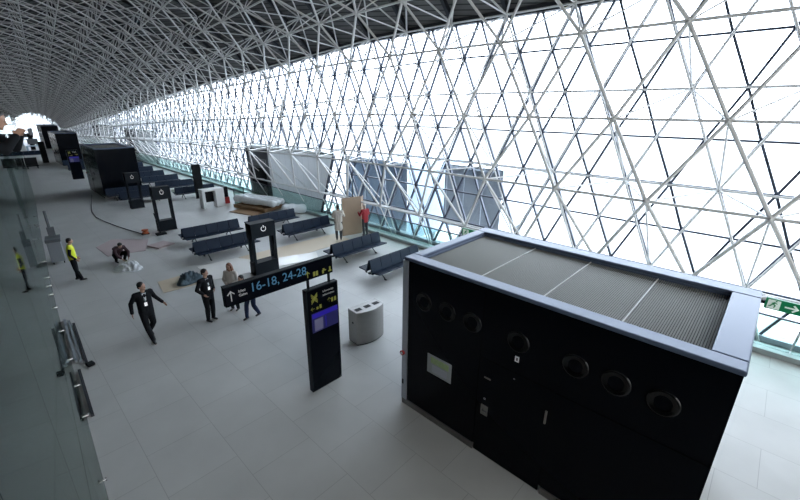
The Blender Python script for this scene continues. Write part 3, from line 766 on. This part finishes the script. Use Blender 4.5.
wd = tag(MB().box((.64, 11.42, 0), (.80, 11.60, .08), (0, 0, .2)).build('weight_block', M['blackm'], bevel=.02), 'small dark block at the near end of the metal profiles', 'block')
# far desks
def desk(label, loc, sc=1.):
    d = thing('control_desk', label, 'desk', loc)
    MB().box((-1.0*sc, -.4, 1.0), (1.0*sc, .4, 1.12)).build('desk_top', M['jet'], d); MB().box((-1.0*sc, -.35, 0), (-.8*sc, .35, 1.0)).build('side_panel', M['jet'], d)
    MB().box((.8*sc, -.35, 0), (1.0*sc, .35, 1.0)).build('side_panel', M['jet'], d); MB().box((-.7*sc, -.1, 1.3), (.7*sc, .0, 2.0)).build('display', M['contd'], d)
    MB().box((-.05, -.06, 1.12), (.05, .0, 1.3)).build('display_stand', M['contd'], d); return d
desk('blue-grey control desk with display under the arched end window', (6.6, 93, 0), 1.)
desk('smaller control desk right behind, left of the farthest kiosk', (5.7, 76, 0), .8)
tr = thing('luggage_trolley', 'small dark trolley on the floor at the far left by the partition', 'trolley', (3.75, 57.5, 0))
MB().box((-.5, -.4, .25), (.5, .4, .35)).build('platform', M['blackm'], tr); MB().box((-.5, .35, .35), (.5, .4, 1.1)).build('handle_frame', M['blackm'], tr)
for x in (-.4, .4): MB().tube((x-.03, -.3, .12), (x+.03, -.3, .12), .12, 10).build('wheel', M['blackm'], tr); MB().tube((x-.03, .3, .12), (x+.03, .3, .12), .12, 10).build('wheel', M['blackm'], tr)
# ------------------------------------------------------------------ people
def hand(b, wr, d, palm_n, side, curl=.5):
    """palm and five fingers from wrist wr along d; palm_n = palm normal"""
    d = Vector(d).normalized(); pn = Vector(palm_n); pn = (pn-d*pn.dot(d)).normalized(); s = d.cross(pn)*side
    wr = Vector(wr); c_ = wr+d*.05
    for t in (-.025, 0, .025): b.cap(wr+d*.015+s*t*.6, wr+d*.085+s*t, .016, .014, 8)
    for i, (o_, L_) in enumerate(((-.033, .060), (-.011, .074), (.011, .080), (.033, .070))):
        p0 = wr+d*.085+s*o_; d1 = (d+pn*curl*.5).normalized(); p1 = p0+d1*L_*.5; d2 = (d+pn*curl*1.4).normalized(); p2 = p1+d2*L_*.45
        b.cap(p0, p1, .0095, .009, 8); b.cap(p1, p2, .009, .0075, 8)
    t0 = wr+d*.03+s*.03; t1 = t0+(d*.6+s*.8+pn*.2).normalized()*.035; t2 = t1+(d*.95+s*.2+pn*.3).normalized()*.032
    b.cap(t0, t1, .012, .011, 8); b.cap(t1, t2, .011, .009, 8)
def person(label, loc, rz, J, wear, hair='short', hgt=1.78, hairm='hair', props=None):
    """J: joints in local metres for a 1.78 m figure facing +y; wear: list of (kind, material)"""
    p = thing('person', label, 'person', loc, rz); s = hgt/1.78
    D = dict(pel=(0, 0, .95), chest=(0, 0, 1.28), neck=(0, 0, 1.47), head=(0, .03, 1.655), face=(0, 1, 0),
             shR=(.19, 0, 1.43), shL=(-.19, 0, 1.43), elR=(.24, -.02, 1.14), elL=(-.24, -.02, 1.14), wrR=(.25, .06, .89), wrL=(-.25, .06, .89),
             hiR=(.095, 0, .93), hiL=(-.095, 0, .93), knR=(.10, .02, .50), knL=(-.10, .02, .50), anR=(.10, -.02, .09), anL=(-.10, -.02, .09), toR=(0, 1, 0), toL=(0, 1, 0))
    D.update(J); V = {k: Vector(v) for k, v in D.items()}
    V['face'].normalize(); fc = V['face']; up = (V['head']-V['neck']).normalized(); up = (up-fc*up.dot(fc)).normalized(); rt = fc.cross(up)
    b = MB(); h = V['head']
    yaw = math.atan2(-fc.x, fc.y)
    b.ell(h+up*.02, (.075, .093, .095), 16, 12, (0, 0, yaw)); b.ell(h-up*.045+fc*.02, (.058, .070, .065), 14, 10, (0, 0, yaw))   # skull, jaw
    b.cap(h+fc*.088+up*.005, h+fc*.108-up*.022, .009, .013, 8)                                        # nose
    b.ell(h+fc*.082-up*.052, (.024, .012, .008), 10, 6, (0, 0, yaw)); b.ell(h+fc*.07-up*.085, (.024, .02, .02), 8, 6)   # mouth, chin
    for t in (-1, 1):
        b.ell(h+rt*t*.077-up*.005-fc*.005, (.012, .022, .032), 8, 6, (0, 0, yaw)); b.ell(h+rt*t*.03+fc*.082+up*.018, (.018, .010, .006), 8, 6, (0, 0, yaw))
    b.cap(V['neck']-up*.02, h-up*.05, .058, .052, 12)
    ch, pe = V['chest'], V['pel']
    sw = (V['shR']-V['shL']).normalized(); tw = math.atan2(sw.y, sw.x)
    def torso(bb, g):
        for t in (-1, 1):
            bb.cap(ch+sw*t*.075+Vector((0, 0, .06)), pe+sw*t*.07, .098+g, .098+g, 12)
            bb.cap(V['neck'].lerp(ch, .25)+sw*t*.03, V['shR' if t > 0 else 'shL'], .062+g, .056+g, 12)
        bb.cap(ch, pe, .105+g, .105+g, 12); bb.cap(V['neck'].lerp(ch, .45), ch, .085+g, .10+g, 12)
    def arm(bb, t, g, cuff=0.):
        q = 'R' if t > 0 else 'L'; sh, el, wr = V['sh'+q], V['el'+q], V['wr'+q]; wr = wr.lerp(el, cuff)
        bb.cap(sh, el, .052+g, .041+g, 12); bb.cap(el, wr, .041+g, .030+g, 12)
    def leg(bb, t, g, cuff=0.):
        q = 'R' if t > 0 else 'L'; hi, kn, an = V['hi'+q], V['kn'+q], V['an'+q]; an = an.lerp(kn, cuff)
        bb.cap(hi, kn, .088+g, .058+g, 12); bb.cap(kn, kn.lerp(an, .35), .056+g, .058+g, 12); bb.cap(kn.lerp(an, .35), an, .058+g, .040+g, 12)
    torso(b, 0)
    for t in (-1, 1):
        arm(b, t, 0); leg(b, t, 0); q = 'R' if t > 0 else 'L'
        dd = (V['wr'+q]-V['el'+q]).normalized(); hand(b, V['wr'+q], dd, Vector((-t, .3, 0)), t)
        to = V['to'+q].normalized(); b.cap(V['an'+q]-Vector((0, 0, .045))-to*.02, V['an'+q]-Vector((0, 0, .06))+to*.14, .032, .024, 8)
    remeshed(b, 'body', M['skin'], p, .0105, 1, .35).scale = (s,)*3
    for kind, m in wear:
        c_ = MB()
        if kind == 'jacket':
            torso(c_, .022); [arm(c_, t, .016, .04) for t in (-1, 1)]
            c_.cap(pe+sw*.05, pe+sw*.06-Vector((0, 0, .10)), .118, .125, 12); c_.cap(pe-sw*.05, pe-sw*.06-Vector((0, 0, .10)), .118, .125, 12)
        elif kind == 'coat':
            torso(c_, .03); [arm(c_, t, .022, .04) for t in (-1, 1)]
            for t in (-1, 1): c_.cap(pe+sw*t*.05, pe+sw*t*.07-Vector((0, 0, .36)), .125, .14, 12)
        elif kind == 'top':
            torso(c_, .014); [arm(c_, t, .010, .05) for t in (-1, 1)]
        elif kind == 'vest':
            torso(c_, .034); c_.cap(pe+sw*.05, pe+sw*.05-Vector((0, 0, .03)), .135, .135, 12); c_.cap(pe-sw*.05, pe-sw*.05-Vector((0, 0, .03)), .135, .135, 12)
        elif kind == 'trousers':
            c_.cap(pe+sw*.06+Vector((0, 0, .05)), V['hiR'], .112, .108, 12); c_.cap(pe-sw*.06+Vector((0, 0, .05)), V['hiL'], .112, .108, 12); [leg(c_, t, .018, .02) for t in (-1, 1)]
        o = remeshed(c_, {'top': 'shirt'}.get(kind, kind), M[m], p, .016, 2, .6); o.scale = (s,)*3
    for t in (-1, 1):
        q = 'R' if t > 0 else 'L'; to = V['to'+q].normalized(); a_ = V['an'+q]; c_ = MB(); dn = Vector((0, 0, .05))
        c_.cap(a_-dn*.9-to*.05, a_-dn*.95+to*.13, .042, .036, 10); c_.cap(a_, a_-dn*.6, .050, .045, 10)
        o = remeshed(c_, 'shoe', M['shoe'], p, .014, 1, .6); o.scale = (s,)*3
    c_ = MB(); hc = h+up*.04-fc*.018
    if hair in ('short', 'long'):
        c_.ell(hc, (.086, .098, .090), 16, 12, (0, 0, yaw)); c_.ell(hc-fc*.045-up*.06, (.070, .050, .07), 12, 8, (0, 0, yaw))
    if hair == 'long':
        for t in (-1, 0, 1): c_.cap(h-fc*.05+rt*t*.055, h-fc*.075+rt*t*.07-up*.36, .05, .035, 10)
        for t in (-1, 1): c_.cap(h+rt*t*.078+up*.02, h+rt*t*.085+fc*.02-up*.25, .028, .02, 8)
    if hair == 'cap':
        c_.ell(h+up*.05, (.098, .108, .085), 16, 12, (0, 0, yaw)); c_.cap(h+fc*.09+up*.045, h+fc*.15+up*.035, .03, .02, 8)
    o = remeshed(c_, 'hard_hat' if hair == 'cap' else 'hair', M[hairm], p, .013, 2, .6); o.scale = (s,)*3
    e = MB()
    for t in (-1, 1): e.ell(h+rt*t*.030+fc*.090+up*.004, (.010, .006, .006), 8, 6, (0, 0, yaw))
    e.build('eyes', M['hair'], p).scale = (s,)*3
    if props: props(p, V, s)
    return p
def badge(p, V, s):
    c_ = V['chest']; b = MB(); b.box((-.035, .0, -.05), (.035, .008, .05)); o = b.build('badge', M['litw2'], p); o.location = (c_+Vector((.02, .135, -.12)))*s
    b = MB(); b.tube(c_+Vector((.02, .135, -.08)), V['neck']+Vector((.06, .07, .0)), .004, 5); b.tube(c_+Vector((.02, .135, -.08)), V['neck']+Vector((-.05, .07, .0)), .004, 5)
    b.build('lanyard', M['gcab'], p).scale = (s,)*3
    sh = MB(); nk = V['neck']; sh.add([nk+Vector((-.045, .075, -.01)), nk+Vector((.045, .075, -.01)), c_+Vector((.012, .132, -.02)), c_+Vector((-.012, .132, -.02)), nk+Vector((-.045, .06, -.01)), nk+Vector((.045, .06, -.01)), c_+Vector((.012, .115, -.02)), c_+Vector((-.012, .115, -.02))],
            [(0, 1, 2, 3), (7, 6, 5, 4), (0, 4, 5, 1), (1, 5, 6, 2), (2, 6, 7, 3), (3, 7, 4, 0)]); sh.build('shirt_front', M['shirt'], p).scale = (s,)*3
# 1 walking man
person('man in a black suit walking alone across the open floor, looking aside', (2.2, 11.75, 0), PI+.12,
       dict(pel=(0, 0, .93), face=(-.6, 1, 0), head=(0, .06, 1.64), neck=(0, .03, 1.46), chest=(0, .02, 1.27), elR=(.29, -.10, 1.17), wrR=(.33, -.02, .93), elL=(-.31, -.10, 1.18), wrL=(-.44, .02, .99),
            shR=(.19, .02, 1.42), shL=(-.19, .02, 1.42), hiR=(.09, 0, .91), knR=(.10, .10, .49), anR=(.06, .26, .09), toR=(.15, 1, 0), hiL=(-.09, 0, .91), knL=(-.11, .0, .49), anL=(-.09, -.28, .16), toL=(0, 1, -.45)),
       [('trousers', 'suit'), ('jacket', 'suit')], props=badge, hgt=1.80)
# 2 standing man
person('man in dark suit with badge standing left of the long-haired woman', (3.80, 11.6, 0), PI+.35,
       dict(elR=(.31, -.04, 1.17), wrR=(.22, .10, 1.02), elL=(-.27, -.06, 1.15), wrL=(-.14, .14, 1.08), face=(-.35, 1, -.1)),
       [('top', 'shirt'), ('trousers', 'suit'), ('jacket', 'suit')], props=badge, hgt=1.74)
# 3 woman
person('woman with long reddish-brown hair standing behind the gate sign', (4.62, 11.75, 0), PI-.9,
       dict(face=(.1, 1, -.15), elR=(.25, .02, 1.15), wrR=(.10, .18, 1.08), elL=(-.25, .02, 1.15), wrL=(-.10, .2, 1.06), shR=(.17, 0, 1.42), shL=(-.17, 0, 1.42)),
       [('trousers', 'suit'), ('jacket', 'beige')], hair='long', hairm='hairr', hgt=1.66)
# 4 man half behind sign
person('short-haired man in navy trousers right of the woman, mostly behind the gate sign', (4.72, 10.85, 0), PI/2+.35,
       dict(pel=(0, -.08, .93), chest=(0, .08, 1.25), neck=(0, .16, 1.42), head=(0, .24, 1.59), shR=(.18, .12, 1.38), shL=(-.18, .12, 1.38), elR=(.23, .16, 1.1), wrR=(.16, .34, 1.0), elL=(-.23, .16, 1.1), wrL=(-.16, .34, 1.0),
            hiR=(.09, -.08, .91), hiL=(-.09, -.08, .91), knR=(.1, .06, .5), anR=(.1, .10, .09), knL=(-.1, -.06, .5), anL=(-.1, -.26, .12)),
       [('trousers', 'jeans'), ('jacket', 'jeans')], hgt=1.62)
# 5 hi-vis worker
def strips(p, V, s):
    c_ = V['chest']; b = MB()
    for z in (-.10, .0): b.lathe([(.168, z-.02), (.172, z-.02), (.172, z+.02), (.168, z+.02)], c_-Vector((0, 0, .10)), 'z', 20)
    o = b.build('reflective_strip', M['refl'], p); o.scale = (s*1.08, s*.86, s)
person('worker in yellow high-visibility vest standing by the left glass wall', (1.53, 18.25, 0), -PI/2-.15,
       dict(elR=(.25, -.05, 1.15), wrR=(.20, .10, .93), elL=(-.25, -.05, 1.15), wrL=(-.16, .12, .93), head=(0, .05, 1.65), face=(0, 1, -.1), knR=(.1, .0, .5), anR=(.1, .12, .09)),
       [('trousers', 'suit'), ('top', 'suit'), ('vest', 'yellow')], props=strips, hgt=1.68)
# 6 man photographing from the gallery
def phone(p, V, s):
    c_ = (V['wrR']+V['wrL'])/2+Vector((0, .13, .05)); b = MB().box((-.075, -.005, -.04), (.075, .005, .04)); o = b.build('phone', M['blackm'], p); o.location = c_*s
person('man in black leaning over the gallery glass at the left edge, holding a phone', (-.05, 6.8, 4.62), -PI/2-.3,
       dict(pel=(0, -.10, .90), chest=(0, .10, 1.18), neck=(0, .20, 1.32), head=(0, .30, 1.46), face=(0, 1, -.35), shR=(.19, .17, 1.28), shL=(-.19, .17, 1.28), hiR=(.09, -.10, .88), hiL=(-.09, -.10, .88),
            elR=(.20, .36, 1.12), elL=(-.20, .36, 1.12), wrR=(.07, .46, 1.27), wrL=(-.07, .46, 1.27)),
       [('trousers', 'suit'), ('jacket', 'suit')], props=phone, hgt=1.75)
# 7 worker in pale coat
person('worker in a pale coat holding the left edge of the cardboard panel', (11.60, 15.22, .014), -.7,
       dict(elR=(.28, .10, 1.2), wrR=(.22, .34, 1.22), elL=(-.26, .05, 1.15), wrL=(-.05, .30, 1.1)),
       [('trousers', 'charc'), ('coat', 'beige')], hgt=1.80)
# 8 worker in red
person('worker in red jacket and pale hat in front of the cardboard panel', (13.0, 14.80, 0), -.1,
       dict(elR=(.29, .05, 1.18), wrR=(.25, .26, 1.28), elL=(-.29, .05, 1.18), wrL=(-.25, .26, 1.28)),
       [('trousers', 'charc'), ('jacket', 'redj')], hair='cap', hairm='beige', hgt=1.70)
# 9 crouching person
person('person in dark maroon jacket crouching over crumpled white plastic', (3.15, 19.35, 0), PI+.2,
       dict(pel=(0, -.22, .30), chest=(0, .0, .56), neck=(0, .12, .70), head=(0, .24, .80), face=(0, 1, -.9), shR=(.18, .08, .66), shL=(-.18, .08, .66), elR=(.24, .28, .46), elL=(-.24, .28, .46), wrR=(.14, .46, .28), wrL=(-.14, .46, .28),
            hiR=(.10, -.22, .29), hiL=(-.10, -.22, .29), knR=(.20, .18, .44), knL=(-.20, .18, .44), anR=(.16, -.02, .09), anL=(-.16, -.02, .09)),
       [('trousers', 'suit'), ('jacket', 'maroon')], hgt=1.75)
# ------------------------------------------------------------------ light, sky
w = bpy.data.worlds.new('sky'); S.world = w; w.use_nodes = True
bg = w.node_tree.nodes['Background']; bg.inputs['Color'].default_value = (.90, .95, 1.0, 1); bg.inputs['Strength'].default_value = 12
# ------------------------------------------------------------------ camera
cd = bpy.data.cameras.new('camera'); cam = bpy.data.objects.new('camera', cd); C.objects.link(cam); S.camera = cam
yaw, pit, rol = math.radians(46.58865), math.radians(19.57405), math.radians(-.56464)
F = Vector((math.sin(yaw)*math.cos(pit), math.cos(yaw)*math.cos(pit), -math.sin(pit)))
r = Vector((math.cos(yaw), -math.sin(yaw), 0)); d = F.cross(r)
c_, s_ = math.cos(rol), math.sin(rol); right = c_*r+s_*d; down = -s_*r+c_*d
Rm = Matrix((right, -down, -F)).transposed()
cam.matrix_world = Matrix.Translation((0, 0, 6.2)) @ Rm.to_4x4()
cd.sensor_width = 36; cd.lens = 392.638/800*36; cd.clip_start = .05; cd.clip_end = 1000
S.view_settings.view_transform = 'Standard'; S.view_settings.look = 'None'; S.view_settings.exposure = .45; S.view_settings.gamma = 1
S.cycles.max_bounces = 6; S.cycles.transparent_max_bounces = 12; S.cycles.diffuse_bounces = 4; S.cycles.caustics_reflective = False; S.cycles.caustics_refractive = False
